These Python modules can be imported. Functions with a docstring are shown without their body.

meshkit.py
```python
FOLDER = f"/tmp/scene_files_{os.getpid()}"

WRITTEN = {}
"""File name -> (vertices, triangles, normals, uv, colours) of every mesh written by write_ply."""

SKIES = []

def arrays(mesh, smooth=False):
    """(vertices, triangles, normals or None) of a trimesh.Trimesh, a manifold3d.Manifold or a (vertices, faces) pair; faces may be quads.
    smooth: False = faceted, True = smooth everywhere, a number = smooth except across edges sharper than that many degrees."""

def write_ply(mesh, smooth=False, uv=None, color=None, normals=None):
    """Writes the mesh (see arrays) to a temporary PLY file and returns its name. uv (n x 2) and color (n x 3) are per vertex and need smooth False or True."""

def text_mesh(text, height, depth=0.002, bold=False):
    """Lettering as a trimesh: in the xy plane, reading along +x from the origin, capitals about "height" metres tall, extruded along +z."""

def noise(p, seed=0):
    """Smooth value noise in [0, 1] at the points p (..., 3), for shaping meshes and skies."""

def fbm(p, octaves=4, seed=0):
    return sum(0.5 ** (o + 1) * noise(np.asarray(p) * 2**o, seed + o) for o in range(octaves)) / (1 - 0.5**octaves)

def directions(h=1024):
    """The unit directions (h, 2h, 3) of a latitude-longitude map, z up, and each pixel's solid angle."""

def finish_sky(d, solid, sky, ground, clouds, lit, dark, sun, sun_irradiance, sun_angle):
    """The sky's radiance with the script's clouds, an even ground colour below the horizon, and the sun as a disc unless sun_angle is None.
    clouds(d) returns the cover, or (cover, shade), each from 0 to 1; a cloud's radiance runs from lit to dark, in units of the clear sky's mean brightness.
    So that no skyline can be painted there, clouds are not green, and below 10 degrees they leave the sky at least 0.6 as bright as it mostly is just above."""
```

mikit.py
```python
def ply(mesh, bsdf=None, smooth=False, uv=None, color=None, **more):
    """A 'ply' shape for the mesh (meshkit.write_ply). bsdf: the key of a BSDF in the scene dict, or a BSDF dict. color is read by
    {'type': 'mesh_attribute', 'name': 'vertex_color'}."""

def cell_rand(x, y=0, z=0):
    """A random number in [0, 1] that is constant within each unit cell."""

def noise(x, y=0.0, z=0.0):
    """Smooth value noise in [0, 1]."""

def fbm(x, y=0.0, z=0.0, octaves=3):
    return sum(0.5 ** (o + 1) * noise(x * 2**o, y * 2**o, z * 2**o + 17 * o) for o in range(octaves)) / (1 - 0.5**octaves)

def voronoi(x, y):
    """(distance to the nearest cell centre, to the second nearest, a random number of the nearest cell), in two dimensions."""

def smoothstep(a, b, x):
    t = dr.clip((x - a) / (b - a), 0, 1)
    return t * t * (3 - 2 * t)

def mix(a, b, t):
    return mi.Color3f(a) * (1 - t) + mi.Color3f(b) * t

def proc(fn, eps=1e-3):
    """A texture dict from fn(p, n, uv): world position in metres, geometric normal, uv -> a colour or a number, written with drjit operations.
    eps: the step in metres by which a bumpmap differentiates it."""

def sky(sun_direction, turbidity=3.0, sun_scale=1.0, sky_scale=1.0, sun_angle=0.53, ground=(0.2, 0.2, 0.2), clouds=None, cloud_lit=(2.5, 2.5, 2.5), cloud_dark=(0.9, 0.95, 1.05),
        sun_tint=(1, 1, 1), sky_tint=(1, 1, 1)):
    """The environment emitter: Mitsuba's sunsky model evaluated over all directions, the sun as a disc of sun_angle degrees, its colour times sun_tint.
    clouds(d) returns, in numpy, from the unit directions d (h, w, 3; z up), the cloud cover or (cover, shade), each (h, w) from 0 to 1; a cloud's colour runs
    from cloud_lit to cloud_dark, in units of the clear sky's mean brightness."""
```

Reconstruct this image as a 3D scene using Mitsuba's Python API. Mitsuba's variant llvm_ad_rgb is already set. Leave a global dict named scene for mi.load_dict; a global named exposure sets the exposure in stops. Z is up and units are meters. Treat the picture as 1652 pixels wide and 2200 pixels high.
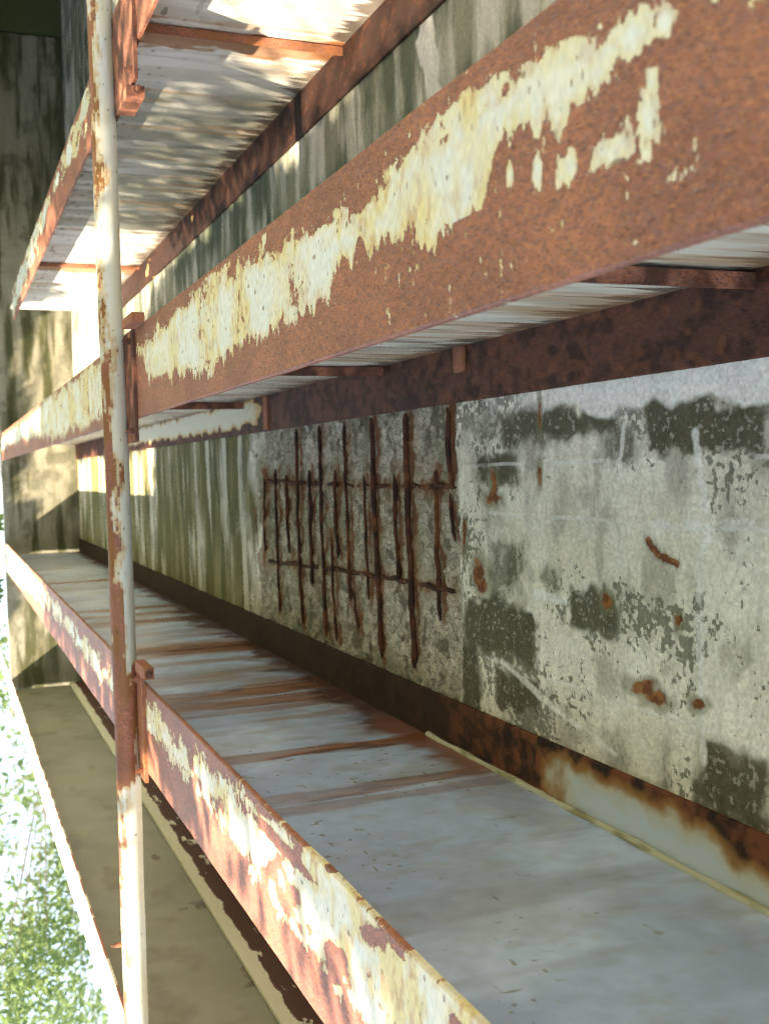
import math, numpy as np, trimesh, mitsuba as mi, drjit as dr, mikit, meshkit
from mikit import noise, fbm, voronoi, cell_rand, smoothstep, mix, proc
from meshkit import fbm as nfbm, noise as nnoise
T = mi.ScalarTransform4f
scene, labels = {'type': 'scene'}, {}

# ------------------------------------------------------------------ camera, sky, exposure
# the photograph was taken upside down: the camera is rolled by half a turn
F_PX, YAW, PIT, ROL = 2371.85, 0.379493, -0.0404738, -0.0273940
_cy, _sy, _cp, _sp = math.cos(YAW), math.sin(YAW), math.cos(PIT), math.sin(PIT)
_fw = np.array([_sy*_cp, _cy*_cp, _sp]); _rt = np.array([_cy, -_sy, 0.0]); _up = np.cross(_rt, _fw)
_u2 = -math.sin(ROL)*_rt + math.cos(ROL)*_up
FLIP = np.array([-1.0, 1.0, -1.0])
_fw, _u2 = _fw*FLIP, _u2*FLIP
scene['camera'] = {'type': 'thinlens', 'fov': math.degrees(2*math.atan(826/F_PX)), 'fov_axis': 'x', 'near_clip': 0.05, 'far_clip': 500.0,
                   'aperture_radius': 0.0032, 'focus_distance': 2.3,
                   'to_world': T().look_at(origin=[0, 0, 0], target=_fw.tolist(), up=_u2.tolist())}
scene['sky'] = mikit.sky([1.0, -0.5, 0.70], turbidity=3.0, sun_scale=1.0, sky_scale=1.0, sun_angle=0.6,
                         clouds=lambda d: 0.35, cloud_lit=(2.4, 2.4, 2.4), sun_tint=(0.95, 0.99, 1.04))
exposure = 3.9

# ------------------------------------------------------------------ helpers
RNG = np.random.default_rng(11)
XB, XW = -0.600, -1.382          # outer face of the fascia beams, face of the concrete wall
YE = 12.58                       # face of the end wall

def ref(b): return {'type': 'ref', 'id': b}
USED = {}
def key_of(name, parent=None):
    k = (parent + '__' if parent else '') + name
    n = USED.get(k, 0); USED[k] = n + 1
    return k if n == 0 else f'{k}_{n:03d}'
def add(name, mesh, bsdf, parent=None, smooth=False, label=None, cat=None, group=None, kind=None):
    k = key_of(name, parent)
    scene[k] = mikit.ply(mesh, bsdf, smooth=smooth)
    tag(k, label, cat, group, kind)
    return k
def thing(name, label, cat, group=None):
    k = key_of(name); tag(k, label, cat, group); return k
def tag(k, label=None, cat=None, group=None, kind=None):
    d = {a: b for a, b in (('label', label), ('category', cat), ('group', group), ('kind', kind)) if b}
    if d: labels[k] = d
def box(x0, x1, y0, y1, z0, z1):
    m = trimesh.creation.box(extents=[x1-x0, y1-y0, z1-z0]); m.apply_translation([(x0+x1)/2, (y0+y1)/2, (z0+z1)/2]); return m
def cat(*ms): return trimesh.util.concatenate([m for m in ms])
def prism(poly, y0, y1, ny=1, wob=0.0, seed=0):
    """a section in (x, z), counter-clockwise or not, drawn out along y in ny steps, its corners wandering by wob"""
    p = np.array(poly, float); n = len(p); ys = np.linspace(y0, y1, ny+1)
    v = np.zeros((ny+1, n, 3)); v[:, :, 0] = p[None, :, 0]; v[:, :, 2] = p[None, :, 1]; v[:, :, 1] = ys[:, None]
    if wob:
        q = v.reshape(-1, 3)*[7, 5, 7]
        v[:, :, 0] += (nfbm(q, 3, seed).reshape(ny+1, n)-.5)*2*wob; v[:, :, 2] += (nfbm(q+9, 3, seed+5).reshape(ny+1, n)-.5)*2*wob
    f = []
    for i in range(ny):
        for j in range(n):
            a, b = i*n+j, i*n+(j+1) % n; f += [[a, b, b+n], [a, b+n, a+n]]
    for j in range(1, n-1): f += [[0, j+1, j], [ny*n, ny*n+j, ny*n+j+1]]
    m = trimesh.Trimesh(v.reshape(-1, 3), np.array(f), process=False); m.fix_normals(); return m
def tube(points, radii, sides=10):
    p = np.asarray(points, float); r = np.broadcast_to(radii, (len(p),))
    t = np.gradient(p, axis=0); t /= np.linalg.norm(t, axis=1, keepdims=True)
    a = np.cross(t, np.where(np.abs(t[:, 2:]) < .9, [0, 0, 1.], [1., 0, 0])); a /= np.linalg.norm(a, axis=1, keepdims=True); b = np.cross(t, a)
    g = np.arange(sides)*2*np.pi/sides
    v = p[:, None] + r[:, None, None]*(np.cos(g)[None, :, None]*a[:, None] + np.sin(g)[None, :, None]*b[:, None])
    f = []
    for i in range(len(p)-1):
        for j in range(sides):
            k = (j+1) % sides; f += [[i*sides+j, i*sides+k, (i+1)*sides+k], [i*sides+j, (i+1)*sides+k, (i+1)*sides+j]]
    for j in range(1, sides-1): f += [[0, j+1, j], [(len(p)-1)*sides, (len(p)-1)*sides+j, (len(p)-1)*sides+j+1]]
    m = trimesh.Trimesh(v.reshape(-1, 3), np.array(f), process=False); m.fix_normals(); return m
def bolt(p, d, r=.011, h=.014, shank=.012):
    """hexagonal head on a short shank, from p along d"""
    a = trimesh.creation.cylinder(radius=r, height=h, sections=6); b = trimesh.creation.cylinder(radius=r*.5, height=shank, sections=8)
    a.apply_translation([0, 0, h/2]); b.apply_translation([0, 0, h+shank/2]); m = cat(a, b)
    m.apply_transform(trimesh.geometry.align_vectors([0, 0, 1], d)); m.apply_translation(p); return m

# ------------------------------------------------------------------ materials
def pl(x, pts):
    """piecewise linear function of x through the points (ascending)"""
    y = mi.Float(pts[0][1])
    for (a, u), (b, v) in zip(pts[:-1], pts[1:]):
        y = dr.select(x > a, u+(v-u)*dr.clip((x-a)/(b-a), 0, 1), y)
    return y
def blob(y, z, cy, cz, ry, rz): return dr.sqrt(dr.square((y-cy)/ry)+dr.square((z-cz)/rz))
def rust_colour(a, b, c):
    n1, n2, n3 = fbm(a*6, b*6, c*6, 3), noise(a*330, b*330, c*420), fbm(a*150+5, b*150, c*190, 2)
    k = mix((.385, .150, .088), (.270, .105, .070), smoothstep(.35, .7, n1))
    k = mix(k, (.24, .122, .110), smoothstep(.50, .66, n3)*.7)           # mauve mill scale
    k = mix(k, (.46, .205, .075), smoothstep(.62, .85, n2)*.7)             # orange flecks
    k = k*(.72+.56*fbm(a*110, b*110, c*140, 2))
    return mix(k, (.08, .034, .028), smoothstep(.66, .88, noise(a*260+40, b*260, c*330))*.7)
def paint_over_rust(p, m, yellow=.5, base=(.77, .75, .63)):
    """m: about 0 at the edge of the paint, positive inside, in metres"""
    a, b, c = p.x, p.y, p.z
    col = mix(base, (.74, .76, .72), smoothstep(.40, .60, fbm(a*6, b*6, c*6+3, 3))*.8)
    stain = smoothstep(.024+.02*yellow, -.004, m)*.75 + smoothstep(.50, .68, fbm(a*15, b*15, c*6+8, 4))*yellow*1.5
    col = mix(col, mix((.74, .60, .24), (.56, .34, .10), smoothstep(.5, .7, fbm(a*60, b*60, c*30, 3))), dr.clip(stain, 0, 1)*.8)
    col = mix(col, (.22, .14, .07), smoothstep(.89, .94, noise(a*95, b*95, c*50+9))*.75)
    col = col*(.90+.2*noise(a*200, b*200, c*90))
    return mix(rust_colour(a, b, c), col, smoothstep(-.0006, .0010, m))

B_LOW = [(.70, -.42), (.80, -.395), (.86, -.368), (.93, -.352), (.985, -.340), (1.02, -.362), (1.10, -.365), (1.14, -.355), (1.17, -.300), (1.21, -.292), (1.31, -.30),
         (1.49, -.312), (1.66, -.330), (1.72, -.288), (1.76, -.276), (2.14, -.285), (2.3, -.26), (2.55, -.248), (3.2, -.27), (3.43, -.288), (3.56, -.39), (4.0, -.36), (4.3, -.25), (4.7, -.23), (6.7, -.21), (7.2, -.26), (8.6, -.30)]
B_UP = [(.70, -.38), (.82, -.385), (.9, -.402), (.99, -.430), (1.2, -.448), (1.36, -.434), (1.42, -.402), (1.64, -.392), (1.85, -.42), (2.6, -.448), (2.96, -.436), (3.57, -.405), (4.2, -.46), (7.0, -.47), (8.6, -.42)]
def mask_b(p):
    y, z = p.y, p.z
    k = dr.minimum(1, y/2.4+.25)
    rag = ((fbm(y*26, z*6+2, 0, 4)-.5)*.085 + (fbm(y*7, z*4+2, 3, 2)-.5)*.05)*k + (fbm(y*90, z*40, 4, 2)-.5)*.028
    rag_up = (fbm(y*9, z*22+2, 8, 4)-.5)*.075*k + (fbm(y*60, z*70, 4, 3)-.5)*.035
    m = dr.minimum(pl(y, B_LOW)-z+rag, (z-pl(y, B_UP))*.8+rag_up)
    m = dr.minimum(m, (.76-fbm(y*13+3, z*16, 2, 4))*.10)
    m = dr.select((z > -.30) & (y < 1.25), -1, m)
    chips = lambda cy, cz, ry, rz: (1-blob(y, z, cy, cz, ry, rz))*.03+rag*.65+(fbm(y*70, z*70, 9, 3)-.5)*.03
    for c in ((.862, -.388, .050, .020), (.815, -.380, .018, .012), (.895, -.294, .075, .020), (.845, -.305, .020, .032), (1.04, -.312, .010, .018), (1.10, -.32, .010, .014), (.835, -.338, .010, .016), (.97, -.30, .02, .02)):
        m = dr.maximum(m, chips(*c))
    m = dr.maximum(m, (noise(y*80, z*45, 7)-.955)*.06 - .02*smoothstep(1.6, 2.2, y))
    return m + (fbm(y*240, p.x*240, z*130, 2)-.5)*.016 + (noise(y*480, z*300, 3)-.5)*.006
def beam_b(p, n, uv):
    y = p.y
    yel = .42+.65*smoothstep(3.0, 4.2, y)*smoothstep(7.5, 6.0, y)
    return paint_over_rust(p, mask_b(p), yel)
def mask_c(p):
    y, z = p.y, p.z
    rag = (fbm(y*11, z*30+2, 0, 4)-.5)*.10 + (fbm(y*70, z*60, 4, 2)-.5)*.045
    lo = pl(y, [(1.2, .690), (1.9, .705), (2.5, .755), (3.6, .775), (5, .80), (7, .765), (9, .74), (12, .72)])
    hi = pl(y, [(1.2, .95), (1.7, .91), (2.1, .885), (2.6, .865), (3.6, .84), (5.0, .88), (6.2, .84), (9, .90), (10.5, .96), (12, 1.0)])
    m = dr.minimum(z-lo, hi-z) + rag + .010
    m = dr.minimum(m, (blob(y, z, 2.12, .752, .20, .018)-1)*.05+rag*.5)
    m = dr.minimum(m, (blob(y, z, 2.10, .86, .08, .025)-1)*.05+rag*.5)
    m = dr.minimum(m, (.63-fbm(y*8+3, z*14, 2, 3))*.2)
    return m + (fbm(y*240, p.x*240, z*130, 2)-.5)*.016 + (noise(y*480, z*300, 3)-.5)*.006
def beam_c(p, n, uv): return paint_over_rust(p, mask_c(p), .85, (.80, .76, .62))
def flakes(mask):
    def fn(p, n, uv):
        m = mask(p)
        return smoothstep(-.0006, .0010, m)*(.55+.5*smoothstep(.010, .0, m)) + .5*fbm(p.x*60, p.y*60, p.z*60, 3) + .25*noise(p.x*300, p.y*300, p.z*300)*smoothstep(.001, -.001, m)
    return fn
def beam_a(p, n, uv):
    y, z = p.y, p.z
    rag = (fbm(y*7, z*20+2, 0, 3)-.5)*.16 + (fbm(y*50, z*60, 4, 2)-.5)*.04
    m = dr.minimum(z+1.555, pl(y, [(0, -1.44), (4, -1.45), (4.6, -1.42), (6, -1.46), (8.5, -1.39), (10, -1.36)])-z)*.8 + rag
    return paint_over_rust(p, m-.012, .35, (.60, .61, .47))*.8
def beam_e(p, n, uv):
    y, z = p.y, p.z
    m = .055 + (fbm(y*6, z*20, 0, 4)-.5)*.12 - .055*smoothstep(2.215, 2.195, z)
    return paint_over_rust(p, m, .15, (.80, .79, .72))
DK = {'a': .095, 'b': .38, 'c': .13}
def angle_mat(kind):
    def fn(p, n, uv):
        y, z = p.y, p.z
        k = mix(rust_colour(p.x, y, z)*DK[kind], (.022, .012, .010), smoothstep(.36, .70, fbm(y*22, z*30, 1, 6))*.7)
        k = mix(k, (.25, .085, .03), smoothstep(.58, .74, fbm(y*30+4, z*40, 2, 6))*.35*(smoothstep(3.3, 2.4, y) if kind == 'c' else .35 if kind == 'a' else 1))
        rag = (fbm(y*16, z*18, 0, 5)-.5)*.12
        if kind == 'c': k = mix(k, (.21, .070, .030), smoothstep(3.1, 2.5, y+(fbm(y*9, z*12, 4, 4)-.5)*.8)*smoothstep(.36, .66, fbm(y*24, z*30, 5, 5))*.85)
        if kind == 'c':      # near end still painted pale grey, rust creeping from the lower edge
            m = dr.minimum((2.36-y)*.3, z-pl(y, [(1.3, .79), (1.62, .775), (1.8, .73), (2.3, .725)])) + rag*.5
            return mix(mix(k, (.36, .19, .06), smoothstep(-.03, .0, m)*.8), mix((.52, .59, .68), (.52, .46, .31), smoothstep(.06, .0, m+(fbm(y*30, z*30, 2, 3)-.5)*.02)*.8), smoothstep(-.008, .022, m))
        if kind == 'b':      # cream paint left towards the far end, and a few flakes
            m = dr.minimum(dr.minimum((y-5.0)*.2, (9.2-y)*.2), dr.minimum(z+.335, -.225-z)+.01) + rag*.6
            m = dr.maximum(m, (1-blob(y, z, 2.83, -.30, .03, .022))*.02+rag*.3)
        else:
            m = (fbm(y*4, z*14+6, 3, 3)-.82)*.2
        return mix(k, mix((.66, .64, .50), (.52, .34, .12), smoothstep(.03, 0, m)), smoothstep(-.002, .004, m))
    return fn
def streaks(p, fx, fy, s=0.): return fbm(p.x*fx+s, p.y*fy+s, 3.0, 4)
def deck_pale(lo_dirt_dim):
    """painted sheet, grime and rust in streaks across the walkway"""
    def fn(p, n, uv):
        x, y = p.x, p.y
        s, s2 = streaks(p, 2.2, 15), fbm(x*4+7, y*14, 3, 5)
        k = mix((.80, .79, .75), (.60, .585, .52), smoothstep(.40, .64, s)*.8)
        dirt_dim = lo_dirt_dim(x, y)
        k = mix(k, (.30, .30, .25), dr.clip(dirt_dim*(.55+.6*smoothstep(.3, .62, s2)), 0, 1))
        k = mix(k, (.44, .27, .13), smoothstep(.60, .74, streaks(p, 1.6, 17, 3.))*.55)
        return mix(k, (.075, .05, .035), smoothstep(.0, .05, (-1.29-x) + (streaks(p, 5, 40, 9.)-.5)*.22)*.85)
    return fn
def dirt_dim_a(x, y):
    mid = smoothstep(4.05, 4.5, y)*smoothstep(6.87, 6.83, y)  # grime on the middle sheets, made duller to stand in for weaker sun
    edge = smoothstep(.06, 0, -.60-x-.03) 
    rustb = smoothstep(.12, .05, dr.abs(y-3.80))+smoothstep(.18, .06, dr.abs(y-8.15))
    return mid*.9 + edge*.5 + 0*rustb
def deck_a(p, n, uv):
    k = deck_pale(dirt_dim_a)(p, n, uv)
    b = (1-dr.abs(p.y-3.80)/.16) + (fbm(p.x*9, p.y*20, 0, 3)-.5)*1.6
    c = (1-dr.abs(p.y-8.22)/.26) + (fbm(p.x*6, p.y*14, 4, 3)-.5)*1.6
    k = mix(k, (.34, .14, .05), smoothstep(.25, .6, dr.maximum(b, c))*.85)
    sp = smoothstep(.74, .84, noise(p.x*40, p.y*26, 2))*smoothstep(-.95, -.62, p.x)
    return mix(k, (.10, .075, .045), sp*.8)
deck_b0 = deck_pale(lambda x, y: smoothstep(.5, .65, fbm(x*3, y*8, 5, 2))*.4)
def deck_b(p, n, uv):
    k = deck_b0(p, n, uv)*mi.Color3f(1.0, .97, .90)
    r = fbm(p.x*2.2+4, p.y*16, 5, 5)
    k = mix(k, (.50, .27, .12), smoothstep(.52, .68, r)*.45)
    return mix(k, (.16, .09, .05), smoothstep(.60, .70, fbm(p.x*3, p.y*34, 8, 4))*.7)
C_RUST = [(8.92, .055, .95), (8.72, .03, .4), (8.3, .03, .25), (7.6, .04, .2), (6.93, .06, 1.), (6.62, .06, .6), (6.25, .08, .75), (5.75, .05, .25), (5.17, .11, .8), (4.8, .05, .3), (4.47, .05, .35),
          (4.08, .07, .85), (3.87, .07, .7), (3.72, .03, .5), (3.10, .050, 1.), (2.66, .035, .55), (2.56, .03, .35)]
def deck_c(p, n, uv):
    x, y = p.x, p.y
    k = mix((.51, .635, .86), (.40, .49, .67), smoothstep(.32, .68, fbm(x*1.6+y*.5, y*1.2, 2, 5)))
    k = mix(k, (.66, .77, .93), smoothstep(.50, .68, fbm(x*2.5, y*3, 4, 6))*.55)
    k = mix(k, (.33, .375, .45), smoothstep(.54, .72, fbm(x*1.5+9, y*7, 6, 5))*.55)
    k = mix(k, (.40, .39, .34), smoothstep(.56, .74, fbm(x*4+2, y*4, 1, 5))*.35)
    k = k*(.86+.28*fbm(x*26, y*26, 2, 5))
    k = mix(k, (.30, .28, .23), smoothstep(.60, .76, fbm(x*9, y*14, 8, 6))*.25)
    r = mi.Float(0)
    w = (fbm(x*3.2, y*9, 6, 3)-.5)
    for cy, hw, s in C_RUST:
        d = 1-dr.abs(y+.02*(x+1)+w*.05-cy)/(hw*1.35)
        r = dr.maximum(r, smoothstep(.0, .5, d + (fbm(x*4+cy*7, y*30, 1, 4)-.5)*1.3+.15)*dr.minimum(1, s*1.25)*dr.clip(.60+1.2*smoothstep(-.70, -1.2, x+w*.6), 0, 1))
    k = mix(k, mix((.34, .135, .050), (.16, .062, .032), smoothstep(.4, .6, fbm(x*14, y*40, 2, 2))), r*.95)
    gen = smoothstep(.50, .68, fbm(x*2.2, y*9, 9, 5)+.07*smoothstep(-.8, -1.3, x))*smoothstep(2.9, 3.6, y)*smoothstep(7.6, 6.0, y)
    k = mix(k, (.30, .135, .06), gen*.45)
    e = smoothstep(.0, .09, -1.25-x+(fbm(x*5, y*7, 3, 4)-.5)*.26)*smoothstep(2.45, 2.75, y+(fbm(y*6, x*6, 1, 2)-.5)*.3)
    k = mix(k, mix((.28, .10, .04), (.10, .042, .028), smoothstep(2.9, 3.4, y+(fbm(y*5, x*6, 6, 3)-.5)*.8)), e*.9)
    k = mix(k, (.22, .20, .16), smoothstep(.87, .95, noise(x*60, y*50, 5))*smoothstep(.45, .6, fbm(x*3, y*2.2, 6, 2))*.7)
    return k
def deck_e(p, n, uv):
    x, y = p.x, p.y
    k = mix((.235, .225, .145), (.20, .195, .135), smoothstep(.35, .65, fbm(x*2, y*1.5, 3, 4)))
    k = mix(k, (.25, .25, .21), smoothstep(.45, .7, fbm(x*3, y*5, 4, 4))*.4)
    k = mix(k, (.12, .10, .065), smoothstep(.56, .76, fbm(x*5, y*4, 11, 5))*.5)
    d = mi.Float(9)
    for c in ((-1.19, 5.75, .10, .10), (-1.26, 5.6, .06, .16), (-1.24, 4.85, .08, .18), (-.76, 5.5, .03, .22), (-1.1, 6.6, .04, .05)):
        d = dr.minimum(d, blob(x, y, *c))
    s = smoothstep(.55, .9, 1-d*.55+(fbm(x*22, y*16, 2, 3)-.5)*1.1)
    k = mix(k, (.09, .06, .035), s*.9)
    return mix(k, (.2, .17, .12), smoothstep(.90, .96, noise(x*60, y*40, 5))*.4)
def angle_e(p, n, uv):
    m = (fbm(p.x*20, p.y*7, 1, 5)-.5)
    return mix((.085, .04, .027), (.60, .57, .40), smoothstep(-.01, .02, m*.6 + smoothstep(-1.285, -1.245, p.x)*.40-.12))
def rust_plain(p, n, uv): return mix(rust_colour(p.x, p.y, p.z), (.33, .135, .045), smoothstep(.4, .65, fbm(p.x*30, p.y*30, p.z*30, 3))*.6)
def rust_dark(p, n, uv): return mix(rust_colour(p.x, p.y, p.z), (.05, .025, .02), smoothstep(.3, .6, fbm(p.x*20, p.y*20, p.z*12, 3))*.8)
def rebar_mat(p, n, uv):
    k = mix((.10, .038, .022), (.042, .021, .018), smoothstep(.35, .6, fbm(p.y*40, p.z*22, 2, 3)))
    return mix(k, (.27, .10, .035), smoothstep(.62, .78, fbm(p.y*25+4, p.z*16, 6, 3))*.6)
def post_mat(p, n, uv):
    x, y, z = p.x+.55, p.y-3.83, p.z
    side = n.x*.86+n.y*.0           # the rust runs down the outer side of the pipe
    rag = (fbm(z*9, dr.atan2(n.y, n.x)*2.2, 1, 4)-.5)*1.5 + (fbm(z*60, dr.atan2(n.y, n.x)*9, 3, 2)-.5)*.35
    cov = pl(z, [(-1.9, .45), (-1.2, .40), (-.75, .55), (-.3, .40), (-.12, .30), (0., .12), (.25, .12), (.35, .30), (.5, .10), (.62, .05), (.68, -.45), (1.03, -.40), (1.08, .15), (1.2, .45), (1.9, .60)])
    m = cov + .02 - side*.62 + rag*.72 + (fbm(x*14, y*14, z*6, 4)-.5)*1.1
    k = mix((.60, .63, .62), (.60, .58, .48), smoothstep(.3, .6, fbm(z*5, x*40, y*40, 2)))
    k = mix(k, (.45, .27, .08), smoothstep(.30, .02, m)*.75)
    r = mix((.24, .105, .035), rust_colour(x, y, z)*.85, smoothstep(.35, .6, fbm(x*30, y*30, z*7, 3)))
    k = mix(r, k, smoothstep(-.03, .05, m))
    return mix(k, (.06, .045, .035), smoothstep(.88, .95, noise(x*90, y*90, z*60))*.8)

DARK = [(1.60, 1.975, -.125, -.003, 1.), (2.06, 2.62, -.135, -.05, .85), (2.62, 2.84, -.14, -.06, .4), (2.44, 2.86, .36, .53, 1.), (2.78, 2.90, .50, .70, .95), (2.43, 2.68, .545, .66, .95), (1.60, 1.81, .56, .70, .9),
        (2.08, 2.30, .30, .40, .9), (2.52, 2.78, -.04, .06, .8), (2.50, 2.72, .20, .34, .55), (2.30, 2.5, .25, .33, .5), (2.0, 2.12, -.09, .0, .6), (1.90, 2.3, .60, .70, .35)]
RUSTS = [(2.667, .089, .050, .018), (2.413, .029, .012, .030), (2.131, .315, .020, .020), (1.864, .328, .014, .016), (1.985, .490, .045, .017), (1.94, .505, .04, .017),
         (1.80, .492, .028, .016), (2.76, .30, .035, .045), (2.74, .34, .03, .03), (2.845, .20, .016, .05), (2.41, -.125, .010, .045), (2.66, .05, .02, .03)]
BARS = []   # rebars: (y0, z0, y1, z1, radius), filled here because the wall's stain follows them
for t, b, r in (((4.461, -.172), (4.465, .653), .0085), ((4.150, -.172), (4.147, .67), .0085), ((3.863, -.175), (3.846, .508), .0075), ((3.578, -.172), (3.552, .665), .010), ((3.274, -.172), (3.262, .650), .0115), ((2.959, -.172), (2.947, .068), .0085),
                ((4.781, -.005), (4.80, .641), .008), ((4.977, .019), (5.002, .433), .0075), ((4.624, .021), (4.618, .366), .0085), ((4.286, .003), (4.302, .48), .0085), ((3.986, .005), (3.978, .343), .0075), ((3.661, .024), (3.659, .471), .0065),
                ((3.378, .026), (3.375, .38), .0085), ((3.053, .013), (3.054, .474), .008), ((2.948, .082), (2.934, .225), .0065), ((5.122, .197), (5.101, .44), .0065), ((4.05, .25), (4.02, .67), .006), ((3.80, .45), (3.78, .60), .006)):
    BARS.append((*t, *b, r))
HBARS = [[(5.0, .048), (4.074, .062), (3.443, .064), (2.925, .061)], [(4.99, .424), (4.104, .392), (3.383, .376), (2.955, .373)]]

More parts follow.
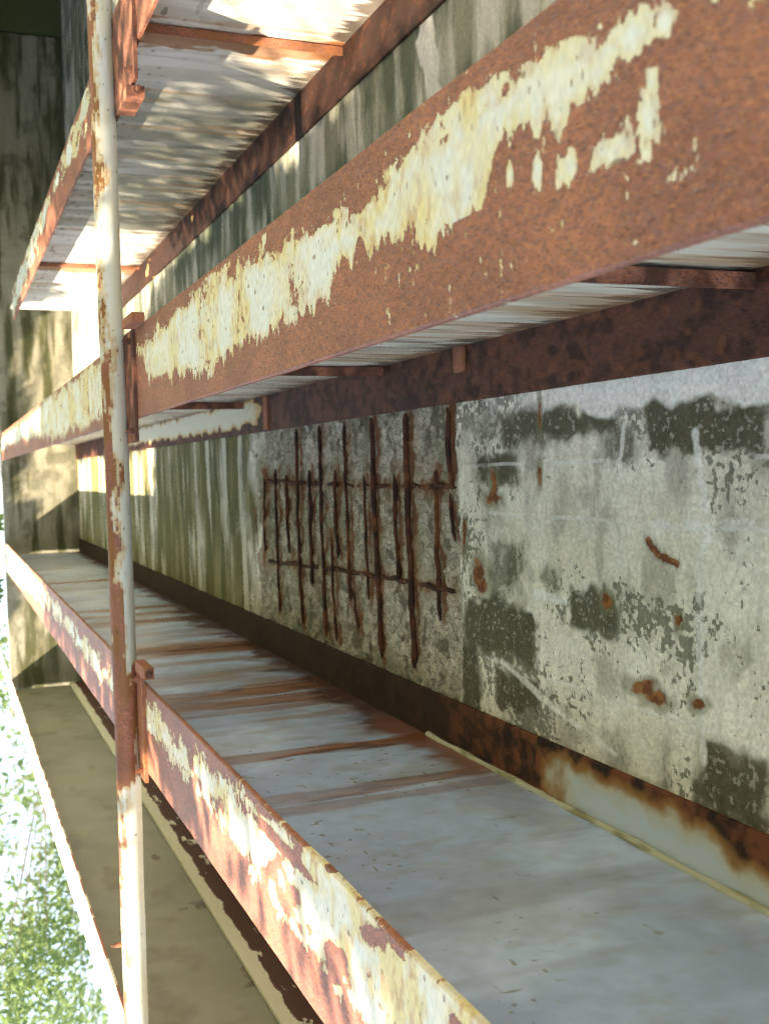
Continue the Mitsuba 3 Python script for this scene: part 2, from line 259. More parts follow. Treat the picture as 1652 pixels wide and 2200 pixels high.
def concrete(p, n, uv):
    y, z = p.y, p.z
    big, mid, fine = fbm(y*2.2, z*2.2, 3, 3), fbm(y*9, z*9, 5, 3), noise(y*130, z*130, 2)
    crust = fbm(y*26, z*26, 9, 4)
    near = smoothstep(3.0, 2.75, y+(mid-.5)*.1)
    # boards of the formwork: each strip of the wall has its own tone
    row = dr.select(z < 0, 0., dr.select(z < .132, 1., dr.select(z < .30, 2., dr.select(z < .535, 3., 4.))))
    tone = cell_rand(row, dr.floor((y+row*.31)*1.45), 4)
    pale = mix((.72, .68, .58), (.83, .79, .70), tone)
    clean = smoothstep(1.3, .4, blob(y+(big-.5)*.6, z+(big-.5)*.3, 2.12, .13, .42, .16))
    pale = mix(pale, (.86, .83, .75), smoothstep(.47, .62, fbm(y*7+9, z*9, 4, 5))*.6)
    pale = mix(pale, (.42, .395, .33), smoothstep(.47, .68, fbm(y*13, z*8, 9, 6)-.08*clean)*.75)
    dens = fbm(y*6+3, z*6, 7, 4)-.16*clean
    pale = mix(pale, (.20, .195, .15), smoothstep(.03, .15, fbm(y*85, z*85, 2, 4)+dens*1.15-1.17)*.9)
    grey = mix((.20, .19, .14), (.30, .29, .24), smoothstep(.35, .65, mid))
    dk = mi.Float(0)
    ry, rz = y+(fbm(y*22, z*22, 1, 2)-.5)*.05, z+(fbm(y*22, z*22, 8, 2)-.5)*.05
    for y0, y1, z0, z1, s in DARK:
        e = dr.minimum(dr.minimum(ry-y0, y1-ry), dr.minimum(rz-z0, z1-rz))
        dk = dr.maximum(dk, smoothstep(-.035, .040, e+(mid-.5)*.05)*s)
    base_ = dk*1.25+(big-.5)*.8-.30*clean-.40
    soft = smoothstep(-.30, .34, base_+(fbm(y*11, z*6, 4, 6)-.5)*1.2)
    crisp = smoothstep(-.10, .16, base_+(fbm(y*48, z*30, 6, 6)-.5)*1.5)
    patch = dr.clip(.62*soft+.45*crisp*soft, 0, 1)
    k = mix(pale, mix(grey, (.105, .098, .062), smoothstep(.4, .8, dk)*.9), patch)
    # white lime along the top of the kerb and running in cracks
    lime = smoothstep(.0, .02, -.122+(fbm(y*8, z*8, 6, 4)-.5)*.10+.012-z)*smoothstep(2.75, 2.2, y+(mid-.5)*.5)
    for y0, z0, y1, z1 in ((2.03, -.15, 2.06, .02), (2.06, .0, 2.04, .10), (1.80, -.05, 1.76, .14), (1.76, .14, 1.80, .22), (1.80, .22, 1.79, .60), (2.68, .52, 2.36, .61), (2.45, .33, 2.30, .335), (1.95, .135, 1.6, .125), (2.36, .61, 2.1, .66)):
        t = dr.clip(((y-y0)*(y1-y0)+(z-z0)*(z1-z0))/((y1-y0)**2+(z1-z0)**2), 0, 1)
        d = dr.sqrt(dr.square(y-y0-t*(y1-y0))+dr.square(z-z0-t*(z1-z0)))+(mid-.5)*.012
        lime = dr.maximum(lime, smoothstep(.012, .002, d-.004*noise(y*60, z*60, 4))*smoothstep(.35, .5, crust+.05)*.8)
    for zz in (.0, .132, .535):
        lime = dr.maximum(lime, smoothstep(.007, .002, dr.abs(z-zz+(mid-.5)*.008))*smoothstep(.42, .60, fbm(y*7, zz+3, 2, 4))*near*.6)
    k = mix(k, (.86, .85, .83), lime*.95)
    k = mix(k, (.62, .60, .54), smoothstep(.62, .74, fbm(y*95+7, z*95, 3, 3))*.35*near*patch)
    k = k*(.88+.24*noise(y*210, z*210, 5))*(.86+.28*fbm(y*34, z*3.2, 6, 4))
    # exposed aggregate where the cover has broken away
    v1, v2, w = voronoi(y*42+mid*2, z*46)
    agg = mix(mix((.53, .48, .41), (.37, .345, .285), smoothstep(.3, .7, w)), (.62, .58, .50), smoothstep(.8, .95, w))
    agg = mix(agg, (.11, .10, .075), smoothstep(.16, .05, v2-v1)*.7)
    agg = mix(agg, (.19, .19, .115), smoothstep(.47, .66, fbm(y*4, z*5+.4*y, 1, 3))*.5)
    agg = mix(agg, (.13, .115, .085), smoothstep(.54, .66, fbm(y*24, z*20, 4, 4))*.8)
    agg = mix(agg, (.60, .54, .45), smoothstep(.60, .72, fbm(y*30+8, z*26, 9, 4))*.6)
    s = spall(y, z)
    k = mix(k, agg, s)
    # moss and algae further along
    yg = y+(fbm(y*6, z*4, 2, 3)-.5)*1.4
    st = fbm(y*11, z*1.6, 5, 4)
    moss = mix(mix((.15, .138, .060), (.26, .235, .135), smoothstep(.42, .60, st)), (.58, .55, .46), smoothstep(.54, .68, fbm(y*8+4, z*1.1, 9, 4))*.9)
    moss = mix(moss, (.10, .11, .05), smoothstep(.55, .7, fbm(y*14, z*4, 1, 3))*.6)
    k = mix(k, moss, smoothstep(4.7, 5.3, yg)*(1-.5*s))
    low = smoothstep(-1.05, -1.0, z)*smoothstep(-.9, -.95, z)
    lower = smoothstep(-.6, -.75, z)
    lw = mix(mix((.20, .205, .15), (.44, .43, .38), smoothstep(.38, .64, fbm(y*16, z*2.0, 3, 5))), (.085, .10, .07), smoothstep(.40, .66, .6*fbm(y*12, z*4, 7, 6)+.4*fbm(y*1.6, z*3, 2, 3)+.10*smoothstep(-1.15, -1.0, z)))
    lw = mix(lw, (.60, .59, .56), smoothstep(.02, .0, dr.abs(y-2.96+(z+1.1)*.4+(mid-.5)*.12)-.05)*.7)
    k = mix(k, lw, lower)
    # rust that has run from the bars and from buried iron
    r = mi.Float(0)
    halo = mi.Float(0)
    for a, b, c, d in RUSTS:
        q = blob(y+(mid-.5)*.04, z+(fbm(y*30, z*30, 2, 2)-.5)*.03, a, b, c, d)+(fbm(y*60, z*60, 8, 3)-.5)*.5
        r, halo = dr.maximum(r, smoothstep(1.1, .6, q)), dr.maximum(halo, smoothstep(2.1, 1.1, q))
    for y0, z0, y1, z1, w_ in ((1.962, .172, 1.925, .200, .011), (1.925, .200, 1.862, .212, .009)):
        t = dr.clip(((y-y0)*(y1-y0)+(z-z0)*(z1-z0))/((y1-y0)**2+(z1-z0)**2), 0, 1)
        q = dr.sqrt(dr.square(y-y0-t*(y1-y0))+dr.square(z-z0-t*(z1-z0)))/w_+(fbm(y*90, z*90, 8, 3)-.5)*.9
        r, halo = dr.maximum(r, smoothstep(1.15, .6, q)), dr.maximum(halo, smoothstep(2.0, 1.1, q)*.5)
    k = mix(k, (.20, .19, .105), halo*.6)
    k = mix(k, mix((.17, .055, .018), (.31, .125, .040), smoothstep(.35, .65, fbm(y*55, z*55, 3, 2))), r*.95)
    rb = mi.Float(9)
    for y0, z0, y1, z1, rad in BARS:
        t = dr.clip((z-z0)/(z1-z0), 0, 1)
        rb = dr.minimum(rb, dr.sqrt(dr.square(y-y0-t*(y1-y0))+dr.square(dr.maximum(dr.maximum(z0-z, z-z1), 0)))-rad)
    for hb in HBARS:
        rb = dr.minimum(rb, dr.select((y > 2.93) & (y < 4.98), dr.abs(z-pl(y, hb[::-1])), 9)*.8)
    k = mix(k, (.33, .22, .13), smoothstep(.06, .01, rb+(fbm(y*12, z*5, 7, 4)-.5)*.10)*.4*s)
    k = mix(k, (.21, .085, .035), smoothstep(.022, .0, rb+(fbm(y*24, z*12, 3, 3)-.5)*.06+.004)*.85)
    for y0, z0, y1, z1 in ((5.93, -.20, 5.90, .17), (5.66, -.2, 5.69, .30), (6.55, .22, 6.50, .40), (5.35, -.19, 5.33, .1), (8.6, .1, 8.55, .3)):
        t = dr.clip((z-z0)/(z1-z0), 0, 1)
        d = dr.abs(y-y0-t*(y1-y0)+(fbm(z*14, y0, 2, 3)-.5)*.06)+dr.maximum(dr.maximum(z0-z, z-z1), 0)
        k = mix(k, (.03, .03, .022), smoothstep(.014, .004, d)*.9)
    return k*(.88+.24*fine)
def spall(y, z):
    e = dr.minimum(dr.minimum(y-2.885, 5.06-y), 9.) + (fbm(y*5, z*7, 3, 4)-.5)*.30*smoothstep(3.3, 4.6, y) + (fbm(y*14, z*10, 6, 3)-.5)*.06
    return smoothstep(0, .02, e)*smoothstep(-.75, -.6, z)
def endwall(p, n, uv):
    x, z = p.x, p.z
    st = fbm(x*11, z*1.3, 4, 5)
    k = mix((.085, .088, .042), (.33, .315, .25), smoothstep(.38, .66, st+.07))
    k = mix(k, (.075, .08, .045), smoothstep(.50, .70, fbm(x*6+3, z*5, 1, 6))*.6)
    k = mix(k, (.24, .225, .16), smoothstep(.55, .72, fbm(x*25, z*5, 7, 4))*.5)
    k = mix(k, (.10, .12, .055), smoothstep(-4.755, -4.765, z))
    return k*(.85+.3*noise(x*90, p.y*90, z*90))
def leaf_col(a, b):
    def fn(p, n, uv): return mix(a, b, noise(p.x*3, p.y*3, p.z*3))
    return fn
def bark(p, n, uv): return mix((.10, .085, .06), (.17, .15, .09), fbm(p.x*12, p.y*12, p.z*3, 3))
def grass_col(p, n, uv): return mix((.07, .11, .03), (.12, .13, .05), fbm(p.x*.8, p.y*.8, 2, 4))
def paving_col(p, n, uv): return mix((.36, .35, .32), (.26, .26, .22), fbm(p.x*1.5, p.y*1.5, 2, 4))*(.9+.2*noise(p.x*60, p.y*60))

def bump(fn, height, inner, eps=1e-3): return {'type': 'bumpmap', 'arbitrary': proc(fn, eps), 'scale': height, 'bsdf': inner}
def princ(fn, rough=.6, **kw): return {'type': 'principled', 'base_color': proc(fn), 'roughness': rough, **kw}
def two(b): return {'type': 'twosided', 'bsdf': b}
def rust_bump(p, n, uv): return fbm(p.x*60, p.y*60, p.z*60, 3)
def fine_bump(p, n, uv): return fbm(p.x*45, p.y*45, p.z*45, 3)
def rib_bump(p, n, uv): return .5+.25*dr.sin(p.y*2*math.pi/.075)+.8*fbm(p.x*2, p.y*12, 2, 3)
for k_, fn_, r_ in (('mat_beam_b', beam_b, .55), ('mat_beam_c', beam_c, .5), ('mat_beam_a', beam_a, .6), ('mat_beam_e', beam_e, .5)):
    scene[k_] = two(bump({'mat_beam_b': flakes(mask_b), 'mat_beam_c': flakes(mask_c)}.get(k_, rust_bump), .0018, princ(fn_, r_, specular=.4)))
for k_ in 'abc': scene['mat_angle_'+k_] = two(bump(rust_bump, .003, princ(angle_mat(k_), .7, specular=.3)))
scene['mat_angle_e'] = two(princ(angle_e, .7, specular=.3))
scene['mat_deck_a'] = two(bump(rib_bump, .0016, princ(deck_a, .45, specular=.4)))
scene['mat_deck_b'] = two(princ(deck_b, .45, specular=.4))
scene['mat_deck_c'] = two(princ(deck_c, .38, specular=.6, metallic=.25))
scene['mat_deck_e'] = two(princ(deck_e, .5, specular=.4))
scene['mat_rust'] = two(bump(rust_bump, .003, princ(rust_plain, .75, specular=.3)))
scene['mat_rust_dark'] = two(bump(rust_bump, .003, princ(rust_dark, .8, specular=.3)))
scene['mat_rebar'] = two(princ(rebar_mat, .8, specular=.3))
scene['mat_post'] = two(bump(fine_bump, .001, princ(post_mat, .5, specular=.4)))
scene['mat_concrete'] = two(bump(fine_bump, .004, princ(concrete, .9, specular=.2)))
scene['mat_endwall'] = two(bump(fine_bump, .004, princ(endwall, .9, specular=.2)))
scene['mat_bead'] = two(princ(lambda p, n, uv: mix((.52, .50, .36), (.28, .26, .13), smoothstep(.4, .6, fbm(p.x*30, p.y*9, p.z*30, 3))), .6))
scene['mat_leaf'] = {'type': 'principledthin', 'base_color': proc(leaf_col((.16, .235, .09), (.25, .32, .14))), 'roughness': .5, 'diff_trans': .9}
scene['mat_bark'] = two(princ(bark, .9))
scene['mat_grass'] = two(princ(grass_col, .9))
scene['mat_paving'] = two(princ(paving_col, .9))

# ------------------------------------------------------------------ the setting
ZG = -5.8
g = trimesh.Trimesh([[-300, -300, ZG], [300, -300, ZG], [300, 300, ZG], [-300, 300, ZG]], [[0, 1, 2], [0, 2, 3]], process=False)
add('ground', g, 'mat_grass', kind='structure', label='grass ground below the shelves')
add('pavement', box(-.5, 7.5, -12, 16, ZG-.2, ZG+.06), 'mat_paving', kind='structure', label='unseen concrete pavement added along the foot of the wall to bounce light')  # unseen pale surface, added to bounce light up under the shelves

# ------------------------------------------------------------------ concrete wall with its exposed bars
def np_spall(y, z):
    yz = np.stack([y, z, 0*y], -1)
    e = np.minimum(y-2.885, 5.06-y) + (nfbm(yz*[5, 7, 1]+3, 4, 3)-.5)*.30*np.clip((y-3.3)/1.3, 0, 1) + (nfbm(yz*[14, 10, 1], 3, 6)-.5)*.06
    return np.clip(e/.03, 0, 1)*np.clip((z+.75)/.15, 0, 1)
def axis(*segs):
    out = [np.linspace(a, b, max(2, int(round((b-a)/s))+1))[:-1] for a, b, s in segs]
    return np.concatenate(out+[[segs[-1][1]]])
ys = axis((-1.5, 1.3, .10), (1.3, 2.8, .009), (2.8, 5.3, .0075), (5.3, 7.5, .03), (7.5, YE+.2, .1))
zs = axis((ZG-.1, -1.4, .3), (-1.4, -.95, .03), (-.95, -.25, .07), (-.25, .80, .0075), (.80, 2.62, .15))
Y, Z = np.meshgrid(ys, zs, indexing='ij')
q = np.stack([Y, Z, 0*Y], -1)
H = (nfbm(q*7, 3, 2)-.5)*.006 + (nfbm(q*40, 3, 4)-.5)*.003
sp = np_spall(Y, Z)
H += sp*(-.020 + (nfbm(q*14, 4, 8)-.5)*.034 + (nnoise(q*75, 9)-.5)*.013)
for zz in (.0, .132, .535): H += np.where(Y < 2.9, .0048*np.exp(-((Z-zz+(nfbm(q*4, 2, 1)-.5)*.006)/.004)**2), 0)
for yy in (2.41, 1.60): H -= .003*np.exp(-((Y-yy+(nfbm(q*5, 2, 3)-.5)*.01)/.004)**2)*(1-sp)
H -= .006*np.clip((nnoise(q*55, 21)-.86)/.08, 0, 1)*(1-sp)                    # blow holes
ny_, nz_ = Y.shape
front = np.stack([XW+H, Y, Z], -1).reshape(-1, 3)
I, J = np.meshgrid(np.arange(ny_-1), np.arange(nz_-1), indexing='ij'); a_ = (I*nz_+J).ravel()
ff = np.vstack([np.stack([a_, a_+nz_, a_+nz_+1], -1), np.stack([a_, a_+nz_+1, a_+1], -1)])
wall_front = trimesh.Trimesh(front, ff, process=False)
add('concrete_wall', wall_front, 'mat_concrete', smooth=True, cat='wall', label='long weathered concrete wall with exposed rusted reinforcing bars, running along the right side')
scene['concrete_wall__core'] = mikit.ply(box(XW-.45, XW-.030, -1.5, YE+.2, ZG-.1, 2.62), 'mat_concrete')
def bar_mesh(pts, r, seed):
    pts = np.array(pts, float); n = max(6, int(np.linalg.norm(pts[-1]-pts[0])/.012)); t = np.linspace(0, 1, n)
    s = np.concatenate([[0], np.cumsum(np.linalg.norm(np.diff(pts, axis=0), axis=1))]); s /= s[-1]
    c = np.stack([np.interp(t, s, pts[:, k]) for k in range(3)], -1)
    c[:, 0] += (nnoise(np.stack([t*9+seed, 0*t, 0*t], -1), seed)-.5)*.005; c[:, 1] += (nnoise(np.stack([t*5+seed, 0*t+5, 0*t], -1), seed)-.5)*.003
    rr = r*(.66+.55*nfbm(np.stack([t*n*.30, 0*t+seed, 0*t], -1), 2, seed)); rr *= np.clip(np.minimum(t, 1-t)*n/3+.35, 0, 1)
    return tube(c, rr, 8)
for i, (y0, z0, y1, z1, r) in enumerate(BARS):
    add('reinforcing_bar', bar_mesh([(XW-.006+.002*math.sin(i*2.3), y0, z0), (XW-.004, (y0+y1)/2, (z0+z1)/2), (XW-.009, y1, z1)], r, i+1), 'mat_rebar', 'concrete_wall', smooth=50)
HB = ((0, 5.0, 4.40), (0, 4.33, 3.98), (0, 3.90, 3.46), (0, 3.36, 2.925), (1, 4.99, 4.20), (1, 4.15, 3.62), (1, 3.55, 3.30), (1, 3.22, 2.955))
for i, (k_, ya, yb) in enumerate(HB):
    hy = [p[0] for p in HBARS[k_]][::-1]; hz = [p[1] for p in HBARS[k_]][::-1]; yy_ = np.linspace(ya, yb, 5)
    zz_ = np.interp(yy_, hy, hz)+np.array([.004, -.004, .005, -.003, .003])*(1 if i % 2 else -1)
    add('horizontal_bar', bar_mesh([(XW-.016+.005*math.sin(i*1.7+j), y, z) for j, (y, z) in enumerate(zip(yy_, zz_))], .0085, 40+i), 'mat_rebar', 'concrete_wall', smooth=50)

# end wall closing the far end
ew = thing('end_wall', 'mossy concrete wall closing the far end of the shelves, partly in sun', 'wall')
xs_ = axis((XW-.05, -.60, .02)); zs_ = axis((-4.752, -1.6, .12), (-1.6, 2.60, .03))
X2, Z2 = np.meshgrid(xs_, zs_, indexing='ij'); q2 = np.stack([X2, Z2, 0*X2+3], -1)
D2 = (nfbm(q2*6, 3, 7)-.5)*.012
fr = np.stack([X2, YE-D2, Z2], -1).reshape(-1, 3); n2 = X2.shape[1]
I, J = np.meshgrid(np.arange(X2.shape[0]-1), np.arange(n2-1), indexing='ij'); a_ = (I*n2+J).ravel()
scene[ew+'__panel'] = mikit.ply(trimesh.Trimesh(fr, np.vstack([np.stack([a_, a_+n2, a_+n2+1], -1), np.stack([a_, a_+n2+1, a_+1], -1)])[:, ::-1], process=False), 'mat_endwall', smooth=True)
add('block', box(XW-.05, -.602, YE+.012, YE+.30, -4.75, 2.598), 'mat_endwall', ew)
add('base_panel', box(XW-.05, -.60, YE-.01, YE+.30, ZG-.1, -4.772), 'mat_endwall', ew, label='plain green lower panel of the end wall')

# ------------------------------------------------------------------ the steel shelves
def plate_section(z0, z1, x0, x1, c=.003):
    return [(x0, z0), (x1-c, z0), (x1, z0+c), (x1, z1-c), (x1-c, z1), (x0, z1)]
def shelf(label, zb, zt, zd, y_end, joints, m_beam, m_deck, m_angle, y0=-1.4, zab=None, zat=None, rib=True):
    t = thing('steel_shelf', label, 'steel shelf', None)
    add('fascia_beam', prism(plate_section(zb, zt, XB-.012, XB), y0, y_end, 160, .0022, int(zb*10)+50), m_beam, t)
    zab, zat = zab or zb, zat or zt
    add('wall_angle', cat(prism(plate_section(zab, zat, XW+.003, XW+.014), y0, min(YE-.02, joints[-1]), 120, .0015, int(zb*10)+80)), m_angle, t)
    for i, (a, b) in enumerate(zip(joints[:-1], joints[1:])):
        lift = .0032*(i % 2)
        nx, ny = 12, max(4, int((b-a)/.06))
        gx, gy = np.meshgrid(np.linspace(XW+.0145, XB-.0125, nx+1), np.linspace(a-.02, min(b+.02, YE-.02), ny+1), indexing='ij')
        qq = np.stack([gx*2.2, gy*1.1, 0*gx+zd*3], -1)
        gz = zd + lift + (nfbm(qq, 3, i)-.5)*.010*np.sin(np.pi*np.linspace(0, 1, nx+1))[:, None]
        if rib: gz = gz + .0045*np.exp(-((gy-b+.012)/.012)**2) + .0035*np.exp(-((gy-a-.02)/.014)**2)
        v = np.stack([gx, gy, gz], -1).reshape(-1, 3); v = np.vstack([v, v-[0, 0, .0022]]); w = ny+1; N = gx.size
        I, J = np.meshgrid(np.arange(nx), np.arange(ny), indexing='ij'); k = (I*w+J).ravel()
        top = np.vstack([np.stack([k, k+w, k+w+1], -1), np.stack([k, k+w+1, k+1], -1)])
        rim = list(range(0, N, w)) + list(range(N-w+1, N)) + list(range(N-w-1, 0, -w)) + list(range(w-1, 0, -1))
        side = []
        for u, x in zip(rim, rim[1:]+rim[:1]): side += [[u, u+N, x+N], [u, x+N, x]]
        add('deck_panel', trimesh.Trimesh(v, np.vstack([top, top[:, ::-1]+N, side]), process=False), m_deck, t, smooth=40)
    return t
A = shelf('rusty shelf at the top left of the photo with pale partly sunlit sheets', -1.565, -1.319, -1.49, 9.75, [-1.4, 1.7, 3.79, 5.63, 6.83, 8.2, 10.28], 'mat_beam_a', 'mat_deck_a', 'mat_angle_a')
B = shelf('middle shelf with big rust red edge beam and a band of peeling cream paint', -.474, -.184, -.338, YE-.05, [-1.4, 1.66, 3.55, 5.2, 6.8, 8.2, 10.2, YE-.03], 'mat_beam_b', 'mat_deck_b', 'mat_angle_b', zat=-.179)
C = shelf('shelf with blue grey sheet metal surface filling the lower right of the photo', .704, 1.006, .834, YE-.05, [-1.4, 3.10, 5.17, 6.93, 8.92, 10.6, YE-.03], 'mat_beam_c', 'mat_deck_c', 'mat_angle_c', zab=.692)
E_ = shelf('olive sheet shelf with white sunlit edge at the bottom left of the photo', 2.194, 2.437, 2.305, 16.5, [-1.4, 6.9, YE-.03], 'mat_beam_e', 'mat_deck_e', 'mat_angle_a', zab=2.27)
# cross bars lying on the floors
def cross_bar(t, y0, y1, z, h, m, x1=XB-.014, x0=XW+.016):
    add('cross_bar', box(x0, x1, y0, y0+.006, z, z+h), m, t)
    add('cross_bar', prism([(x0, z), (x1, z), (x1, z+.006), (x0, z+.006)], y0+.0065, y1, 4, .0006, 3), m, t)
cross_bar(B, 1.60, 1.70, -.331, .030, 'mat_rust_dark'); cross_bar(B, 3.40, 3.50, -.331, .030, 'mat_rust_dark'); cross_bar(B, 5.23, 5.33, -.331, .030, 'mat_rust_dark')
cross_bar(A, 3.70, 3.76, -1.482, .030, 'mat_rust'); cross_bar(A, 8.02, 8.10, -1.482, .022, 'mat_rust')
# cleats that hold the wall angles
for t, yy, z0, z1 in ((B, 4.825, -.345+.012, -.184), (B, 2.818, -.345+.012, -.262)):
    add('cleat', box(XW+.0145, XW+.024, yy-.03, yy+.03, z0, z1), 'mat_rust', t)
# sealing bead in the corner of the ceiling, and the painted lip under the topmost shelf
bp = np.linspace(-1.2, 3.1, 90); bz = np.stack([XW+.020+.004*nnoise(np.stack([bp*8, 0*bp, 0*bp], -1), 3), bp, .826+.004*nnoise(np.stack([bp*7, 0*bp+3, 0*bp], -1), 5)], -1)
add('sealing_bead', tube(bz, .008*(.8+.5*nnoise(np.stack([bp*15, 0*bp, 0*bp], -1), 7)), 8), 'mat_bead', C, smooth=60)
add('bottom_lip', prism([(XW+.016, 2.2785), (-1.205, 2.2785), (-1.205, 2.297), (-1.211, 2.297), (-1.211, 2.2845), (XW+.016, 2.2845)], -1.4, YE-.03, 100, .0015, 4), 'mat_angle_e', E_)

# ------------------------------------------------------------------ the pipe post
post = thing('pipe_post', 'upright steel pipe with flaking pale paint, standing in front of the shelf beams', 'post')
pz = np.linspace(ZG, 2.70, 260); pq = np.stack([0*pz, 0*pz+3, pz*1.3], -1)
px_ = -.55+(nfbm(pq, 2, 3)-.5)*.008; py_ = 3.83+(nfbm(pq+7, 2, 5)-.5)*.02
add('pipe', tube(np.stack([px_, py_, pz], -1), 0.0410+.0012*(nfbm(np.stack([pz*9, 0*pz, 0*pz], -1), 2, 8)-.5), 28), 'mat_post', post, smooth=60)
def bracket(z0, z1, y0, y1, m, lug=None):
    b = add('bracket', box(-.5995, -.588, y0, y1, z0, z1), m, post)
    for zz in (z0+.035, z1-.035): add('bolt', bolt([-.588, y0+.035, zz], [1, 0, 0]), m, b)
    return b
bracket(-.470, -.105, 3.64, 4.02, 'mat_rust_dark')
bracket(.655, 1.035, 3.70, 4.02, 'mat_rust')
bracket(-1.53, -1.20, 3.42, 3.95, 'mat_rust_dark')
bracket(2.16, 2.42, 3.6, 4.0, 'mat_rust')
lug = add('lug', box(-.5995, -.568, 3.52, 3.70, .618, .654), 'mat_rust', post)
add('bolt', bolt([-.582, 3.52, .636], [0, -1, 0], .012, .012, .03), 'mat_rust_dark', lug)
lug2 = add('lug', box(-.5995, -.560, 3.46, 3.66, -.500, -.472), 'mat_rust', post)
lug3 = add('lug', box(-.625, -.57, 3.46, 3.66, -1.192, -1.160), 'mat_rust_dark', post)
add('bolt', bolt([-.60, 3.46, -1.176], [0, -1, 0], .013, .014, .03), 'mat_rust_dark', lug3)
add('stub', bolt([-.515, 3.83, 1.62], [1, 0, 0], .009, .03, .012), 'mat_rust_dark', post)

# ------------------------------------------------------------------ trees outside, several unseen and added for their shade
def leaves(centres, radii, counts, size, seed):
    r = np.random.default_rng(seed); P = []
    for c, rad, n in zip(centres, radii, counts):
        d = r.normal(size=(n, 3)); d /= np.linalg.norm(d, axis=1, keepdims=True)
        P.append(np.array(c)+d*(r.random((n, 1))**.45)*np.array(rad))
    P = np.vstack(P); n = len(P)
    a = r.normal(size=(n, 3)); a /= np.linalg.norm(a, axis=1, keepdims=True); b = np.cross(a, r.normal(size=(n, 3))); b /= np.linalg.norm(b, axis=1, keepdims=True)
    s = size*(.7+.6*r.random((n, 1))); c = np.cross(a, b)*s*.12
    v = np.stack([P-a*s, P+b*s*.42+c, P+a*s, P-b*s*.42+c], 1).reshape(-1, 3)
    k = np.arange(n)*4
    return trimesh.Trimesh(v, np.vstack([np.stack([k, k+1, k+2], -1), np.stack([k, k+2, k+3], -1)]), process=False)
def tree(label, base, fork, clumps, leaf, size, seed, r0=.2, group=None):
    t = thing('tree', label, 'tree', group)
    base, fork = np.array(base, float), np.array(fork, float)
    s = np.linspace(0, 1, 24)[:, None]; trunk = base+(fork-base)*s; trunk += (nfbm(np.stack([s[:, 0]*3, 0*s[:, 0]+seed, 0*s[:, 0]], -1), 2, seed)[:, None]-.5)*.25*np.sin(np.pi*s)*np.array([1, 1, 0])
    ms = [tube(trunk, r0*(1.1-1.06*s[:, 0]), 12)]
    for c, rad, n in clumps:
        u = np.linspace(0, 1, 10)[:, None]; st = trunk[int(14+9*((seed*7+n) % 10)/10)]
        ms.append(tube(st+(np.array(c)-st)*u+np.array([0, 0, .15])*np.sin(np.pi*u), r0*.05*(1-.8*u[:, 0]), 7))
    add('trunk', cat(*ms), 'mat_bark', t, smooth=60)
    add('crown', leaves([c for c, _, _ in clumps], [r for _, r, _ in clumps], [n for _, _, n in clumps], size, seed), leaf, t)
    return t
# unseen tree, crown shaped to keep sun off the middle of the wall
cl, thin = [], []
rr = np.random.default_rng(5)
for yy in np.arange(-2.6, 5.6, .42):
    for zz in (1.80, 2.12, 2.46, 2.74, 2.92):
        if zz < 1.8 and yy > 3.1: continue
        cl.append(((2.7+rr.normal()*(.12 if zz > 1.8 else .03), yy+rr.normal()*.06, zz+rr.normal()*.015), (.34 if zz > 1.8 else .16, .42, .15 if zz < 1.8 else .13 if zz > 2.8 else .23), 650 if zz < 2.8 else 450))
for yy in np.arange(5.6, 10.3, .42):
    for zz in (2.18, 2.46): cl.append(((2.7+rr.normal()*.06, yy+rr.normal()*.06, zz), (.18, .40, .17), 520))
for yy in np.arange(1.6, 6.2, .6): cl.append(((2.9+rr.normal()*.3, yy, 3.32+rr.normal()*.12), (.5, .4, .22), 170))
for yy in np.arange(-.7, 1.5, .5): cl.append(((2.8, yy, 3.22), (.5, .4, .16), 40))
for yy in np.arange(2.35, 5.0, .3): thin.append(((2.7, yy, 1.22), (.22, .30, .26), 420))  # sparse small leaves added out of view to thin the sun on the sheets
tree('unseen leafy tree in front of the wall, crown shaped to shade it', (3.0, -1.7, ZG), (2.85, -1.7, 2.0), cl, 'mat_leaf', .075, 3, .20)
scene['tree__shade_bough'] = mikit.ply(leaves([c for c, _, _ in thin], [r for _, r, _ in thin], [n for _, _, n in thin], .034, 8), 'mat_leaf')
cl = [((2.9+.5*math.sin(i*2.1), 11.5+.25*i, 1.9+.6*((i*5) % 7)), (.6, .5, .5), 420) for i in range(8)]  # unseen tree, trunk and clumps placed to shade the end wall
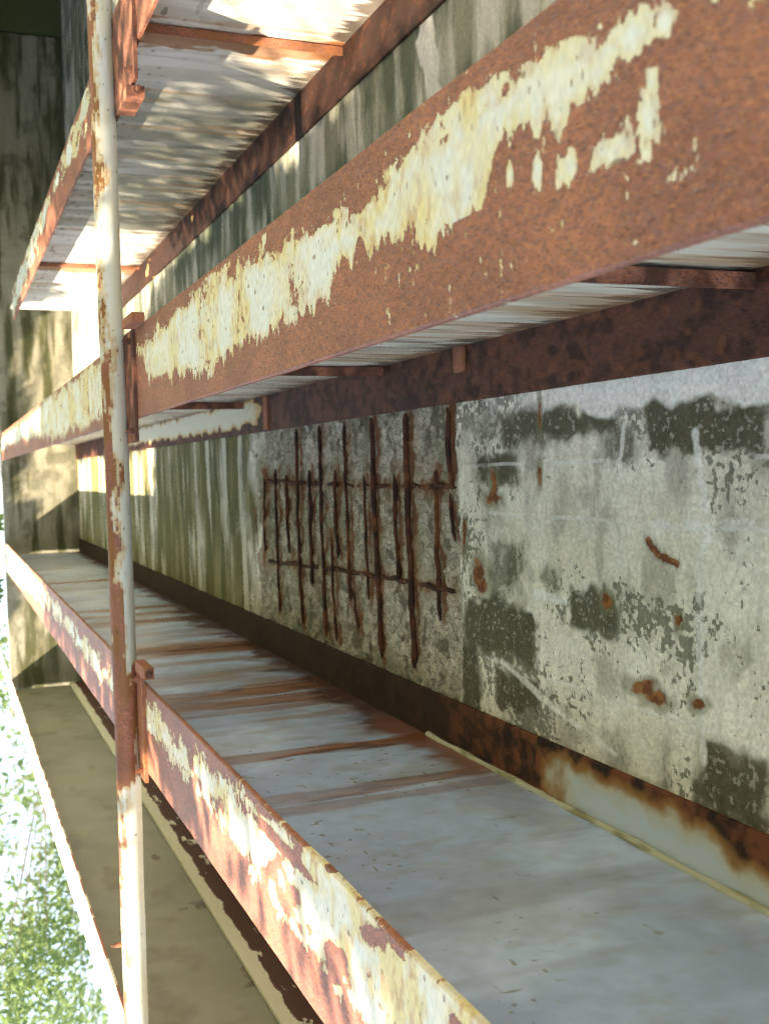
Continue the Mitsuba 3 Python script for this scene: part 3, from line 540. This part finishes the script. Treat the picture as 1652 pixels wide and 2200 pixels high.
cl += [((2.7+.10*math.sin(i*2.1), 11.06+.06*math.sin(i*1.3), .9+.24*i), (.20, .20, .22), 620) for i in range(12)]
cl += [((2.7+.15*math.sin(i*2.1), 10.35+.33*(i % 4), -2.1+.42*(i//4)), (.4, .36, .40), 620) for i in range(28)]
tree('unseen slender tree added to shade the end wall', (2.72, 11.05, ZG), (2.72, 11.05, 4.2), cl, 'mat_leaf', .08, 4, .26)
cl = [((2.7+rr.normal()*.1, yy+rr.normal()*.1, zz), (.28, .42, .26), 430) for yy in np.arange(.2, 8.4, .5) for zz in (-.5, -.1, .3, .70)]  # unseen foliage layer added to keep sun off the post and lowest beam
tree('unseen tall shrub added in front of the wall to shade the post and lowest beam', (2.8, 3.2, ZG), (2.75, 3.6, -.2), cl, 'mat_leaf', .07, 6, .10)
cl = [((-.32+.22*(i % 2), 13.2+.35*(i % 3), -4.6+.42*i), (.30, .45, .38), 330) for i in range(16)]
tree('dark leafy shrub growing up beside the end wall', (-.30, 13.4, ZG), (-.30, 13.4, .8), cl, 'mat_leaf', .07, 9, .07)
cl = [((.15+.55*(i % 3)+.1*rr.normal(), 8.4+.42*(i//3 % 10), -5.0+.9*(i//30)), (.42, .42, .50), 380) for i in range(120)]  # unseen hedge mass added to block light from the lower end wall
tree('unseen dense bush added in front of the end wall to darken it', (1.4, 11.0, ZG), (1.4, 11.0, -3.0), cl, 'mat_leaf', .08, 12, .09)
# tall trees beyond the end of the building, seen against the sky
for i, (xx, yy, hh, sd) in enumerate(((-2.0, 24, 14, 21), (-2.5, 31, 17, 22), (-3.2, 27, 15, 23))):
    r = np.random.default_rng(sd); cl = []
    for j in range(26):
        cl.append(((xx+.5+r.normal()*1.5, yy+r.normal()*1.6, hh*(.25+.7*r.random())), (1.1, 1.1, .8), 130))
    tree(('tall pale green tree beyond the end of the building', 'tallest tree far behind the end of the building', 'tree behind the roof of the building')[i], (xx, yy, ZG), (xx+.3, yy, hh*.55), cl, 'mat_leaf', .12, sd, .28)
